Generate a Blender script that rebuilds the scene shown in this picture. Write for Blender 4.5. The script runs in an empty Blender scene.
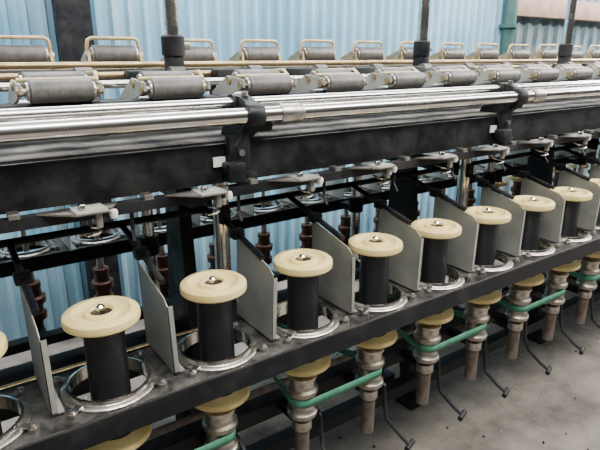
import bpy, bmesh, math, random
from mathutils import Vector, Matrix
random.seed(4)
R=math.radians
# ------------------------------------------------------------ materials
def mat(name, col, rough=.5, metal=0., noise=None, nscale=20., bump=0., bscale=60., rvar=0., stretch=None, lo=.35, hi=.68, spec=.5):
    m=bpy.data.materials.new(name); m.use_nodes=True
    nt=m.node_tree; b=nt.nodes['Principled BSDF']
    b.inputs['Base Color'].default_value=(*col,1); b.inputs['Roughness'].default_value=rough
    b.inputs['Metallic'].default_value=metal; b.inputs['Specular IOR Level'].default_value=spec
    tc=nt.nodes.new('ShaderNodeTexCoord'); src=tc.outputs['Object']
    if stretch:
        mp=nt.nodes.new('ShaderNodeMapping'); mp.inputs['Scale'].default_value=stretch
        nt.links.new(src,mp.inputs[0]); src=mp.outputs[0]
    if noise:
        n=nt.nodes.new('ShaderNodeTexNoise'); n.inputs['Scale'].default_value=nscale; n.inputs['Detail'].default_value=6
        n.inputs['Roughness'].default_value=.65
        nt.links.new(src,n.inputs['Vector'])
        cr=nt.nodes.new('ShaderNodeValToRGB'); cr.color_ramp.elements[0].position=lo; cr.color_ramp.elements[1].position=hi
        cr.color_ramp.elements[0].color=(*col,1); cr.color_ramp.elements[1].color=(*noise,1)
        nt.links.new(n.outputs['Fac'],cr.inputs[0]); nt.links.new(cr.outputs[0],b.inputs['Base Color'])
        if rvar:
            mr=nt.nodes.new('ShaderNodeMapRange'); mr.inputs[1].default_value=.35; mr.inputs[2].default_value=.7
            mr.inputs[3].default_value=rough; mr.inputs[4].default_value=min(1,rough+rvar)
            nt.links.new(n.outputs['Fac'],mr.inputs[0]); nt.links.new(mr.outputs[0],b.inputs['Roughness'])
    if bump:
        n2=nt.nodes.new('ShaderNodeTexNoise'); n2.inputs['Scale'].default_value=bscale; n2.inputs['Detail'].default_value=4
        nt.links.new(src,n2.inputs['Vector'])
        bp=nt.nodes.new('ShaderNodeBump'); bp.inputs['Strength'].default_value=bump; bp.inputs['Distance'].default_value=.004
        nt.links.new(n2.outputs['Fac'],bp.inputs['Height']); nt.links.new(bp.outputs[0],b.inputs['Normal'])
    return m
def banded(m,axis,scale,strength=.5,dist=.002):
    nt=m.node_tree;b=nt.nodes['Principled BSDF']
    tc=nt.nodes.new('ShaderNodeTexCoord'); w=nt.nodes.new('ShaderNodeTexWave'); w.bands_direction=axis
    w.inputs['Scale'].default_value=scale; w.inputs['Distortion'].default_value=.4
    bp=nt.nodes.new('ShaderNodeBump'); bp.inputs['Strength'].default_value=strength; bp.inputs['Distance'].default_value=dist
    nt.links.new(tc.outputs['Object'],w.inputs['Vector']); nt.links.new(w.outputs['Fac'],bp.inputs['Height']); nt.links.new(bp.outputs[0],b.inputs['Normal'])
M={}
M['cream']=mat('cream_plastic',(.86,.70,.31),.38,0,(.70,.55,.22),14,.04,40)
M['yarn']=mat('black_yarn',(.006,.007,.010),.36,0); banded(M['yarn'],'Z',90,.6,.001)
M['chrome']=mat('chrome_steel',(.90,.89,.87),.11,1,(.50,.47,.43),9,0,60,.2,(1,6,6))
M['steel']=mat('worn_steel',(.66,.64,.61),.25,1,(.28,.25,.21),30,.15,80,.3)
M['whorl']=mat('tarnished_whorl_metal',(.60,.57,.52),.27,1,(.24,.20,.15),22,.15,80,.3)
M['railtop']=mat('oily_rail_steel',(.014,.014,.015),.42,.1,(.14,.135,.125),14,.25,60,.3,None,.42,.75,.4)
M['galv']=mat('galvanised_sheet',(.27,.28,.255),.40,.35,(.42,.42,.38),7,.08,30,.2)
M['dark']=mat('dark_machine_paint',(.004,.005,.008),.38,.0,(.030,.029,.028),11,.15,60,.4,None,.45,.78,.3)
M['dust']=mat('dusty_grey_paint',(.03,.03,.032),.75,0,(.22,.21,.19),9,.25,50,.2,None,.38,.7,.3)
M['dirty']=mat('dirty_spindle_iron',(.075,.055,.045),.45,.5,(.19,.165,.145),25,.2,80,.2)
M['rust']=mat('brown_bronze',(.15,.07,.04),.42,.5,(.06,.04,.03),40,.2,80,.2)
M['green']=mat('green_belt',(.035,.20,.115),.55,0,(.09,.31,.20),18)
M['tan']=mat('tan_painted_bar',(.66,.52,.27),.4,0,(.42,.32,.17),30)
M['rubber']=mat('grey_ribbed_roller',(.075,.072,.070),.45,.2,(.17,.16,.145),30); banded(M['rubber'],'X',110,.5,.001)
M['brass']=mat('brass_rod',(.56,.41,.20),.3,.8,(.30,.22,.13),30,0,60,.2)
M['floor']=mat('dirty_concrete',(.085,.075,.065),.85,0,(.26,.235,.205),3.4,.6,25,.1,None,.33,.7,.3)
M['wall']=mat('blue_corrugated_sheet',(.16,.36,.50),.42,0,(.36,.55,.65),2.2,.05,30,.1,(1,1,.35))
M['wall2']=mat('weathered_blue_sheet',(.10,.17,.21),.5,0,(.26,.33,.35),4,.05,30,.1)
M['teal']=mat('dark_teal_paint',(.02,.075,.068),.45,0,(.05,.11,.095),20)
M['beam']=mat('pinkish_tan_timber',(.44,.28,.21),.7,0,(.28,.18,.14),8)
M['debris']=mat('scrap',(.20,.18,.16),.8,0,(.42,.40,.37),30)
M['white']=mat('white_label',(.7,.69,.65),.6,0)

# ------------------------------------------------------------ mesh builder
class MB:
    def __init__(s): s.bm=bmesh.new(); s.ms=[]
    def mi(s,k):
        if k not in s.ms: s.ms.append(k)
        return s.ms.index(k)
    def box(s,c,size,k,rot=None,bev=0.):
        r=bmesh.ops.create_cube(s.bm,size=1); vs=r['verts']
        mt=Matrix.Translation(c)@(rot.to_4x4() if rot else Matrix.Identity(4))@Matrix.Diagonal((*size,1))
        bmesh.ops.transform(s.bm,matrix=mt,verts=vs)
        fs={f for v in vs for f in v.link_faces}; i=s.mi(k)
        for f in fs: f.material_index=i
        if bev>0:
            es=list({e for v in vs for e in v.link_edges})
            bmesh.ops.bevel(s.bm,geom=es,offset=bev,segments=2,affect='EDGES',profile=.5,material=-1)
    def lathe(s,prof,o,axis='Z',n=32,closed=False):
        o=Vector(o); rings=[]
        for (r,h,*_) in prof:
            row=[]
            for j in range(n):
                a=2*math.pi*j/n; c,sn=math.cos(a)*r,math.sin(a)*r
                p={'Z':(c,sn,h),'X':(h,c,sn),'Y':(sn,h,c)}[axis]
                row.append(s.bm.verts.new(o+Vector(p)))
            rings.append(row)
        m=len(prof)
        for i in range(m if closed else m-1):
            a,b=rings[i],rings[(i+1)%m]; mi=s.mi(prof[i][2])
            for j in range(n):
                f=s.bm.faces.new((a[j],a[(j+1)%n],b[(j+1)%n],b[j])); f.material_index=mi; f.smooth=True
        if not closed:
            f=s.bm.faces.new(list(reversed(rings[0]))); f.material_index=s.mi(prof[0][2])
            f=s.bm.faces.new(rings[-1]); f.material_index=s.mi(prof[-1][2])
    def tube(s,pts,r,k,n=10):
        pts=[Vector(p) for p in pts]; rows=[]; mi=s.mi(k); prev=None
        for i,p in enumerate(pts):
            t=(pts[min(i+1,len(pts)-1)]-pts[max(i-1,0)]).normalized()
            if prev is None:
                up=Vector((0,0,1)) if abs(t.z)<.9 else Vector((1,0,0)); u=t.cross(up).normalized()
            else: u=(prev-t*prev.dot(t)).normalized()
            prev=u; v=t.cross(u)
            rows.append([s.bm.verts.new(p+(u*math.cos(2*math.pi*j/n)+v*math.sin(2*math.pi*j/n))*r) for j in range(n)])
        for a,b in zip(rows,rows[1:]):
            for j in range(n):
                f=s.bm.faces.new((a[j],a[(j+1)%n],b[(j+1)%n],b[j])); f.material_index=mi; f.smooth=True
        for f in (s.bm.faces.new(list(reversed(rows[0]))),s.bm.faces.new(rows[-1])): f.material_index=mi
    def poly(s,pts,ext,k):
        a=[s.bm.verts.new(Vector(p)) for p in pts]; b=[s.bm.verts.new(Vector(p)+Vector(ext)) for p in pts]; mi=s.mi(k); n=len(a)
        fs=[s.bm.faces.new(a),s.bm.faces.new(list(reversed(b)))]
        for i in range(n): fs.append(s.bm.faces.new((a[i],b[i],b[(i+1)%n],a[(i+1)%n])))
        for f in fs: f.material_index=mi
    def done(s,name,parent=None,loc=None):
        bmesh.ops.recalc_face_normals(s.bm,faces=s.bm.faces[:])
        me=bpy.data.meshes.new(name); s.bm.to_mesh(me); s.bm.free()
        for k in s.ms: me.materials.append(M[k])
        try: me.set_sharp_from_angle(angle=R(40))
        except Exception: pass
        o=bpy.data.objects.new(name,me); bpy.context.collection.objects.link(o)
        if parent: o.parent=parent
        if loc: o.location=loc
        return o
def inst(o,name,loc,parent=None,rotz=0):
    n=bpy.data.objects.new(name,o.data); bpy.context.collection.objects.link(n); n.location=loc; n.rotation_euler=(0,0,rotz)
    if parent: n.parent=parent
    return n

X0=-1.765; N=30; P=.25
XS=[X0+P*i for i in range(N)]
XA,XB=XS[0]-.125,XS[-1]+.125; XM=(XA+XB)/2; XL=XB-XA
YF,YB=1.04,2.06
FR=[.617+n for n in range(-2,5)]
machine=bpy.data.objects.new('yarn_twisting_machine',None); bpy.context.collection.objects.link(machine)

# ------------------------------------------------------------ bobbins
b=MB()
C,Y_='cream','yarn'
prof=[(.0125,0,C),(.071,0,C),(.0755,.004,C),(.0765,.010,C),(.0755,.017,C),(.071,.021,C),(.046,.023,Y_),(.0405,.026,Y_),(.041,.15,Y_),(.0405,.272,C),
      (.046,.277,C),(.071,.279,C),(.0755,.283,C),(.0765,.290,C),(.0750,.298,C),(.070,.302,C),(.058,.303,C),(.052,.297,C),(.036,.295,C),(.033,.302,C),(.024,.303,C),(.021,.298,'dirty'),(.018,.290,'dirty'),(.0125,.290,C)]
b.lathe(prof,(0,0,0),'Z',48,closed=True)
bob=b.done('yarn_bobbin')
first=True
for i,x in enumerate(XS):
    j=lambda: random.uniform(-.003,.003)
    if first: bob.location=(x,YF,.706); first=False
    else: inst(bob,'yarn_bobbin',(x+j(),YF+j(),.706+abs(j())),None,random.random()*6)
    if x>2.9: inst(bob,'yarn_bobbin',(x,YB,.706),None,random.random()*6)

# ------------------------------------------------------------ spindles
sp=MB(); S='whorl'; D='dirty'
sp.lathe([(.014,-.33,D),(.021,-.325,D),(.021,-.205,D),(.028,-.20,S),(.028,-.172,S),(.018,-.168,D),(.018,-.160,D),(.040,-.155,S),(.043,-.150,S),(.043,-.140,S),(.037,-.134,S),
  (.035,-.118,S),(.035,-.090,S),(.042,-.084,S),(.044,-.080,S),(.044,-.070,S),(.036,-.065,S),(.036,-.040,S),(.041,-.036,S),(.041,-.028,S),(.030,-.024,D),(.030,-.001,D),(.011,0,S),(.009,.29,'chrome'),(.009,.312,'chrome'),(.005,.316,'chrome')],(0,0,0),'Z',28)
spo=sp.done('spindle_1',machine,(XS[0],YF,.704))
for i,x in enumerate(XS[1:]): inst(spo,'spindle_%d'%(i+2),(x,YF,.704),machine)
sp=MB()
sp.lathe([(.012,-.28,'rust'),(.02,-.27,'rust'),(.02,-.15,'rust'),(.036,-.145,'rust'),(.038,-.12,'rust'),(.028,-.115,'rust'),(.028,-.085,'rust'),(.04,-.08,'rust'),(.042,-.055,'rust'),(.03,-.05,'rust'),(.026,-.02,'rust'),(.030,-.018,'rust'),(.030,0,'rust'),(.014,.002,S),(.010,.10,S),(.010,.16,S),(.007,.25,S)],(0,0,0),'Z',24)
spb=sp.done('rear_spindle_1',machine,(XS[0],YB,.704))
for i,x in enumerate(XS[1:]): inst(spb,'rear_spindle_%d'%(i+2),(x,YB,.704),machine)

# ------------------------------------------------------------ ring rails
S='steel'
def rail(yc,name):
    m=MB(); hw=.104; zt=.832; r=.083
    for x in XS:
        ca=math.atan2(hw,P/2)
        angs=sorted([2*math.pi*k/32 for k in range(32)]+[ca,math.pi-ca,math.pi+ca,2*math.pi-ca])
        ins=[];out=[];low=[]
        for a in angs:
            c,s_=math.cos(a),math.sin(a); t=min((P/2)/max(abs(c),1e-6),hw/max(abs(s_),1e-6))
            ins.append(m.bm.verts.new((x+c*r,yc+s_*r,zt))); low.append(m.bm.verts.new((x+c*r,yc+s_*r,zt-.012))); out.append(m.bm.verts.new((x+c*t,yc+s_*t,zt)))
        n=len(angs)
        for k in range(n):
            k2=(k+1)%n
            f=m.bm.faces.new((ins[k],ins[k2],out[k2],out[k])); f.material_index=m.mi('railtop')
            f=m.bm.faces.new((low[k],low[k2],ins[k2],ins[k])); f.material_index=m.mi('dark')
    m.box((XM,yc-hw-.004,zt-.022),(XL,.008,.050),'dark')
    m.box((XM,yc-hw-.002,zt+.004),(XL,.003,.003),'steel')
    m.box((XM,yc+hw+.004,zt-.018),(XL,.008,.04),'dark')
    return m.done(name,machine)
rail(YF,'front_ring_rail'); rail(YB,'rear_ring_rail')
rg=MB()
K='steel'
rg.lathe([(.080,-.012,K),(.094,-.012,K),(.098,0,K),(.098,.006,K),(.095,.009,K),(.086,.010,'chrome'),(.085,.017,'chrome'),(.080,.018,'chrome')],(0,0,0),'Z',56,closed=True)
for a in (38,142,218,322):
    c,s_=math.cos(R(a)),math.sin(R(a))
    px,py=c*.115,s_*.112
    py=max(-.088,min(.088,py))
    rg.lathe([(.010,.0,S),(.010,.010,S),(.006,.011,S),(.006,.016,S),(.004,.017,S)],(px,py,0),'Z',8)
    rg.box((px*.93,py*.93,.011),(.028,.014,.004),S,Matrix.Rotation(R(a),3,'Z'))
rgo=rg.done('ring_1',machine,(XS[0],YF,.832))
for i,x in enumerate(XS[1:]): inst(rgo,'ring_%d'%(i+2),(x,YF,.832),machine)
for i,x in enumerate(XS): inst(rgo,'rear_ring_%d'%(i+1),(x,YB,.832),machine)

# ------------------------------------------------------------ separator plates + arms
for row,(yc,sg) in enumerate(((YF,1),(YB,-1))):
    m=MB()
    for x in [X0-P/2+P*i for i in range(N+1)]:
        if row==1 and int(round((x-X0)/P))%2: continue
        yf=yc-.05*sg; yb=yc+.125*sg
        tl=random.uniform(-.006,.006); dx=random.uniform(-.008,.008)
        m.poly([(x,yf,.838),(x+dx,yf,1.005+tl),(x+dx,yf+.02*sg,1.02+tl),(x+dx,yb,1.055+tl),(x,yb,.838)],(.002,0,0),'galv')
        m.poly([(x,yf,.838),(x+dx,yf,1.0),(x+dx+.012,yf,1.0),(x+.012,yf,.838)],(0,.002*sg,0),'galv')
        m.box((x+.012,(yf+yb)/2,.840),(.024,abs(yb-yf),.003),'galv')
        m.tube([(x+.008,yb+.14*sg,1.100),(x+.008,yb,1.066),(x+.008,yf+.05*sg,1.036)],.0075,'dark',8)
        m.box((x+.008,yb+.0*sg,1.064),(.032,.03,.024),'dark',None,.003)
    m.tube([(XA,yc+.265*sg,1.100),(XB,yc+.265*sg,1.100)],.009,'dark',10)
    m.done('balloon_separators_%d'%(row+1),machine)

# ------------------------------------------------------------ drive tapes
m=MB()
def tape(xa,xb,z,h=.024):
    r=.0365; pts=[((xa+xb)/2-.05,1.50,z-.02)]
    for a in range(180,271,15): pts.append((xa+math.cos(R(a))*r,YF+math.sin(R(a))*r,z))
    for a in range(270,361,15): pts.append((xb+math.cos(R(a))*r,YF+math.sin(R(a))*r,z))
    pts.append(((xa+xb)/2+.05,1.50,z-.02))
    mi=m.mi('green'); rows=[]
    for (x,y,zz) in pts: rows.append((m.bm.verts.new((x,y,zz-h/2)),m.bm.verts.new((x,y,zz+h/2))))
    for a,b_ in zip(rows,rows[1:]):
        f=m.bm.faces.new((a[0],b_[0],b_[1],a[1])); f.material_index=mi; f.smooth=True
for i in range(0,N-1,2): tape(XS[i],XS[i+1],.600)
tp=m.done('drive_tapes',machine)
md=tp.modifiers.new('thick','SOLIDIFY'); md.thickness=.002; md.offset=0

# ------------------------------------------------------------ spindle rail, brakes, drum, frames
m=MB()
for sg,yc in ((1,YF),(-1,YB)):
    y=yc+.10*sg
    m.box((XM,y,.515),(XL,.010,.05),'dark'); m.box((XM,y+.02*sg,.540),(XL,.045,.006),'dark')
    for x in XS:
        m.box((x,yc+.058*sg,.52),(.034,.085,.022),'dark',None,.003)
m.done('spindle_rails',machine)
m=MB()
for i,x in enumerate(XS):
    d=random.uniform(-.015,.015); e_=random.uniform(-.02,.02)
    m.tube([(x+.055,YF+.09,.545),(x+.058,YF+.02,.54),(x+.060,YF-.005,.52),(x+.062,YF-.012,.44),(x+.064+d,YF-.025,.405+e_),(x+.080+d,YF-.07,.365+e_),(x+.092+d,YF-.10,.345+e_)],.0062,'dark',8)
    m.tube([(x+.072+d,YF-.108,.342+e_),(x+.116+d,YF-.092,.342+e_)],.009,'dark',8)
m.done('knee_brakes',machine)
m=MB()
m.lathe([(.07,XA,'dark'),(.07,XB,'dark')],(0,1.55,.585),'X',24)
m.tube([(XA,1.33,.44),(XB,1.33,.44)],.012,'dirty'); m.tube([(XA,1.77,.44),(XB,1.77,.44)],.012,'dirty')
m.tube([(XA,1.38,.70),(XB,1.38,.70)],.01,'brass')
m.done('drive_shafts',machine)
m=MB()
for x in FR:
    m.poly([(x-.02,1.42,0.03),(x-.02,1.51,1.24),(x-.02,1.59,1.24),(x-.02,1.68,.03),(x-.02,1.63,.03),(x-.02,1.565,.40),(x-.02,1.535,.40),(x-.02,1.47,.03)],(.04,0,0),'dark')
    m.box((x,1.44,.015),(.12,.14,.03),'dark',None,.004); m.box((x,1.66,.015),(.12,.14,.03),'dark',None,.004)
    m.box((x,1.55,.52),(.03,.80,.06),'dark',None,.004)
    m.box((x,1.55,1.10),(.03,.66,.05),'dark',None,.004)
    for y,sg in ((1.25,1),(1.85,-1)):
        m.tube([(x,y,.42),(x,y,1.24)],.022,'chrome',24)
        m.lathe([(.034,0,'dark'),(.034,.07,'dark')],(x,y,.80),'Z',20)
        m.box((x,y-.055*sg,.815),(.05,.09,.03),'dark',None,.004)
        m.lathe([(.034,0,'dark'),(.034,.04,'dark')],(x,y,1.2),'Z',20)
m.done('support_frames',machine)
m=MB()
for y in (1.33,1.77): m.box((XM,y,.20),(XL,.05,.05),'dark')  # dark bars added to deepen the darkness under the machine
m.done('added_lower_bars',machine)

# ------------------------------------------------------------ main top beam
m=MB()
m.box((XM,1.55,1.264),(XL,.90,.092),'dark',None,.004)
m.box((XM,1.552,1.3125),(XL-.01,.885,.005),'dust')
m.done('main_beam',machine)

# ------------------------------------------------------------ thread guides
for row,(yc,sg) in enumerate(((YF,1),(YB,-1))):
    m=MB()
    yb=yc+.03*sg
    m.box((XM,yb,1.212),(XL,.026,.010),'dark',None,.002); m.box((XM,yb-.013*sg,1.206),(XL,.004,.022),'dark')
    m.tube([(XA,yb+.05*sg,1.20),(XB,yb+.05*sg,1.20)],.007,'chrome',10)
    for x in XS:
        m.box((x,yc-.005*sg,1.221),(.06,.055,.006),'galv',None,.002)
        m.poly([(x-.09,yc+.02*sg,1.218),(x-.03,yc-.035*sg,1.218),(x+.03,yc-.035*sg,1.218),(x+.06,yc+.02*sg,1.218)],(0,0,.003),'steel')
        m.box((x+.012,yc-.022*sg,1.203),(.012,.012,.03),'steel',None,.002)
        m.lathe([(.009,0,'chrome'),(.009,.008,'chrome'),(.005,.010,'chrome')],(x-.012,yc-.01*sg,1.225),'Z',10)
        m.lathe([(.007,0,'white'),(.009,.010,'white'),(.007,.016,'white')],(x+.042,yc-.015*sg,1.200),'Z',10)
        pig=[(x,yc+.02*sg,1.19),(x,yc-.005*sg,1.185)]
        for a in range(0,330,30): pig.append((x+math.sin(R(a))*.014,yc-(.005+.014-.014*math.cos(R(a)))*sg,1.185-.00004*a))
        m.tube(pig,.0022,'chrome',6)
        m.box((x+.125,yb,1.221),(.02,.03,.012),'steel',None,.002)
        m.tube([(x+.09,yb,1.21),(x+.09,yb,1.155),(x+.085,yb-.02*sg,1.135)],.004,'dark',6)
    for x in FR:
        m.box((x,yb+.05*sg,1.222),(.03,.09,.035),'dark',None,.003)
    m.done('thread_guide_rail_%d'%(row+1),machine)

# ------------------------------------------------------------ delivery rods + clamps
m=MB()
m.tube([(XA,1.065,1.372),(XB,1.065,1.372)],.0185,'chrome',28)
m.tube([(XA,1.130,1.394),(XB,1.130,1.394)],.014,'chrome',24)
m.tube([(XA,1.245,1.385),(XB,1.245,1.385)],.010,'chrome',16)
m.tube([(XA,1.30,1.372),(XB,1.30,1.372)],.009,'dark',16)
for x in FR:
    m.lathe([(.0215,-.03,'steel'),(.0225,-.026,'steel'),(.0225,.026,'steel'),(.0215,.03,'steel')],(x+.10,1.065,1.372),'X',24)
m.done('delivery_rods',machine)
m=MB()
for x in FR:
    m.poly([(x-.015,1.045,1.352),(x-.015,1.048,1.392),(x-.015,1.10,1.412),(x-.015,1.15,1.412),(x-.015,1.20,1.315),(x-.015,1.10,1.315)],(.03,0,0),'dark')
    m.lathe([(.026,-.020,'dark'),(.028,-.016,'dark'),(.028,.016,'dark'),(.026,.020,'dark')],(x,1.065,1.372),'X',24)
    m.lathe([(.021,-.02,'dark'),(.021,.02,'dark')],(x,1.130,1.394),'X',20)
    m.box((x+.045,1.11,1.345),(.04,.05,.03),'dark',None,.005)
    m.box((x-.03,1.088,1.290),(.055,.026,.075),'dark',None,.005)
    m.box((x-.05,1.072,1.248),(.045,.04,.045),'dark',None,.006)
    m.tube([(x-.04,1.085,1.30),(x-.005,1.085,1.345)],.013,'dark',10)
    m.lathe([(.008,0,'steel'),(.008,.008,'steel')],(x-.03,1.066,1.29),'Y',8)
    m.lathe([(.008,0,'steel'),(.008,.01,'steel')],(x,1.10,1.412),'Z',8)
    m.box((x-.075,1.094,1.27),(.03,.004,.022),'white')
m.done('rod_clamps',machine)

# ------------------------------------------------------------ front nip roller units
u=MB()
def roller(u,y,z,r,l,k='rubber'):
    u.lathe([(.006,-l/2-.02,'steel'),(.006,-l/2-.004,'steel'),(r*.75,-l/2-.004,'steel'),(r*.8,-l/2,k),(r,-l/2+.003,k),(r,l/2-.003,k),(r*.8,l/2,'steel'),(r*.75,l/2+.004,'steel'),(.006,l/2+.004,'steel'),(.006,l/2+.02,'steel')],(0,y,z),'X',28)
roller(u,0,-.008,.024,.125); roller(u,.058,.002,.027,.125)
for sx in (-1,1):
    x=sx*.078
    u.poly([(x-.003,-.014,-.012),(x-.003,-.014,.006),(x-.003,.07,.014),(x-.003,.16,-.03),(x-.003,.16,-.055),(x-.003,.05,-.03)],(.006,0,0),'galv')
    u.lathe([(.010,-.006,'brass'),(.010,.006,'brass')],(x,0,-.008),'X',12)
    u.lathe([(.010,-.006,'brass'),(.010,.006,'brass')],(x,.058,.002),'X',12)
u.tube([(-.078,.15,-.04),(.078,.15,-.04)],.006,'steel',10)
u.tube([(-.078,.024,.014),(.078,.024,.014)],.0042,'tan',8)
u.tube([(.078,.02,.01),(.088,.06,.026),(.088,.13,.022)],.0045,'tan',8)
uo=u.done('nip_roller_unit_1',machine,(XS[0]+.015,1.215,1.437))
for i,x in enumerate(XS[1:]): inst(uo,'nip_roller_unit_%d'%(i+2),(x+.015,1.215,1.437+random.uniform(-.002,.003)),machine)
u=MB()
roller(u,0,0,.029,.125)
u.tube([(-.075,.02,-.03),(-.075,.0,.025),(-.072,-.002,.042),(-.062,-.003,.048),(.062,-.003,.048),(.072,-.002,.042),(.075,.0,.025),(.075,.02,-.03)],.0052,'tan',10)
for sx in (-1,1):
    u.poly([(sx*.075-.004,-.02,-.02),(sx*.075-.004,-.012,.012),(sx*.075-.004,.012,.014),(sx*.075-.004,.075,-.012),(sx*.075-.004,.075,-.04),(sx*.075-.004,-.01,-.038)],(.008,0,0),'brass')
    u.lathe([(.010,-.008,'steel'),(.010,.008,'steel')],(sx*.075,0,0),'X',12)
u.box((0,.075,-.035),(.17,.02,.02),'dark',None,.003)
ro=u.done('hoop_roller_unit_1',machine,(XS[0]+.02,1.68,1.502))
for i,x in enumerate(XS[1:]): inst(ro,'hoop_roller_unit_%d'%(i+2),(x+.02,1.68,1.502+random.uniform(-.004,.004)),machine,random.uniform(-.03,.03))
m=MB()
m.tube([(XA,1.225,1.397),(XB,1.225,1.397)],.010,'dark',10)
m.box((XM,1.345,1.385),(XL,.03,.03),'dark',None,.003)
m.tube([(XA,1.40,1.432),(XB,1.40,1.432)],.010,'chrome',14)
m.tube([(XA,1.47,1.452),(XB,1.47,1.452)],.008,'brass',12)
m.box((XM,1.54,1.432),(XL,.03,.03),'dark',None,.003)
m.tube([(XA,1.60,1.475),(XB,1.60,1.475)],.009,'brass',12)
m.tube([(XA,1.68,1.462),(XB,1.68,1.462)],.011,'steel',12)
m.box((XM,1.76,1.455),(XL,.04,.035),'dark',None,.003)
m.tube([(XA,1.86,1.43),(XB,1.86,1.43)],.012,'chrome',12)
for i,x in enumerate(XS):
    xx=x+.125
    m.box((xx,1.345,1.345),(.018,.02,.07),'dark'); m.box((xx,1.76,1.38),(.018,.02,.14),'dark')
    m.lathe([(.020,-.02,'rubber'),(.020,.02,'rubber')],(xx,1.47,1.452),'X',16)
    m.box((x+.02,1.44,1.446),(.09,.05,.036),'dark',None,.006)
    m.tube([(xx,1.36,1.40),(xx,1.75,1.465)],.005,'steel',8)
m.done('creel_bars',machine)
m=MB()
for x in FR:
    y=1.50
    m.box((x,y,1.33),(.10,.10,.03),'dark',None,.005)
    m.box((x,y,1.43),(.045,.05,.20),'dark',None,.008)
    m.lathe([(.032,0,'dark'),(.032,.05,'dark'),(.027,.055,'dark')],(x,y,1.50),'Z',20)
    m.tube([(x,y,1.5),(x,y,2.35)],.020,'chrome',20)
    m.box((x+.03,y,1.525),(.04,.02,.02),'steel',None,.003)
m.done('creel_posts',machine)
m=MB(); m.tube([(XA,1.50,2.35),(XB,1.50,2.35)],.022,'chrome',16); m.done('creel_top_tube',machine)

# ------------------------------------------------------------ room
def corr(name,xa,xb,z0,z1,y,k,pitch=.085,dep=.018):
    bm=bmesh.new(); x=xa; pts=[]
    while x<xb:
        for fx,d in ((0,0),(.45,0),(.60,1),(.85,1)): pts.append((x+fx*pitch,y-d*dep))
        x+=pitch
    rows=[(bm.verts.new((a,b_,z0)),bm.verts.new((a,b_,z1))) for a,b_ in pts]
    for a,b_ in zip(rows,rows[1:]): bm.faces.new((a[0],b_[0],b_[1],a[1]))
    me=bpy.data.meshes.new(name); bm.to_mesh(me); bm.free(); me.materials.append(M[k])
    o=bpy.data.objects.new(name,me); bpy.context.collection.objects.link(o); return o
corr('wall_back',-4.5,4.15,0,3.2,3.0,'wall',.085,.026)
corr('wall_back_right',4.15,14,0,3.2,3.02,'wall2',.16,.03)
m=MB(); m.box((4.5,1.5,-.02),(19,9,.04),'floor'); m.done('floor')
m=MB(); m.box((.68,2.90,1.6),(.13,.12,3.2),'dark',None,.005); m.box((.68,2.83,1.6),(.16,.012,3.2),'dark'); m.done('steel_column')
m=MB(); m.tube([(4.15,2.9,0),(4.15,2.9,3.2)],.055,'teal',20); m.lathe([(.08,0,'teal'),(.08,.03,'teal')],(4.15,2.9,1.72),'Z',20); m.done('drain_pipe')
m=MB(); m.box((9,2.93,1.90),(9.6,.08,.16),'beam',None,.004); m.done('trim_1')
m=MB(); m.box((1.5,2.96,2.15),(5.2,.04,.05),'white'); m.done('trim_2')

m=MB()
for i in range(900):
    x=random.uniform(.2,6); y=random.uniform(.1,2.6); s_=random.uniform(.003,.010)
    m.box((x,y,s_*.3),(s_*random.uniform(.6,2.2),s_,s_*.5),'debris' if i%3 else 'dark',Matrix.Rotation(random.uniform(0,3),3,'Z'))
for i in range(25):
    x=random.uniform(.6,5); y=random.uniform(.4,2.2); a=random.uniform(0,6); pts=[]
    for k in range(9):
        pts.append((x,y,.003)); a+=random.uniform(-.9,.9); x+=math.cos(a)*.015; y+=math.sin(a)*.015
    m.tube(pts,.001,'debris',5)
m.done('floor_debris')

# ------------------------------------------------------------ light
w=bpy.data.worlds.new('world'); bpy.context.scene.world=w; w.use_nodes=True; nt=w.node_tree
bg=nt.nodes['Background']; tc=nt.nodes.new('ShaderNodeTexCoord'); sx=nt.nodes.new('ShaderNodeSeparateXYZ'); cr=nt.nodes.new('ShaderNodeValToRGB')
nt.links.new(tc.outputs['Generated'],sx.inputs[0]); nt.links.new(sx.outputs['Z'],cr.inputs[0]); nt.links.new(cr.outputs[0],bg.inputs[0])
e=cr.color_ramp.elements; e[0].position=0; e[0].color=(.05,.045,.04,1); e[1].position=.75; e[1].color=(1,.985,.95,1)
k=e.new(.38); k.color=(.12,.12,.12,1)
bg.inputs[1].default_value=1.3
def area(name,loc,rot,sx_,sy_,pw,col):
    l=bpy.data.lights.new(name,'AREA'); l.shape='RECTANGLE'; l.size=sx_; l.size_y=sy_; l.energy=pw; l.color=col
    o=bpy.data.objects.new(name,l); bpy.context.collection.objects.link(o); o.location=loc; o.rotation_euler=rot; return o
area('fill_aisle',(2.5,-.3,3.4),(R(12),0,0),6,.7,320,(1,.965,.90))  # added overhead fill above the aisle, no roof opening behind it
area('wall_fill_rear',(2.5,2.35,3.1),(R(10),0,0),8,.35,330,(.98,.98,1))  # added fill between machine and wall, brightens the blue sheets
area('fill_far',(7,1.0,3.2),(0,R(20),0),1.5,3,520,(.97,.98,1))  # added fill over the far end, lifts the right side

# ------------------------------------------------------------ camera
cd=bpy.data.cameras.new('camera'); cam=bpy.data.objects.new('camera',cd); bpy.context.collection.objects.link(cam)
cam.location=(0,0,1.5); cam.rotation_euler=(R(90-17.5),0,R(-35)); cd.sensor_width=36; cd.lens=537/600*36; cd.clip_start=.02
bpy.context.scene.camera=cam
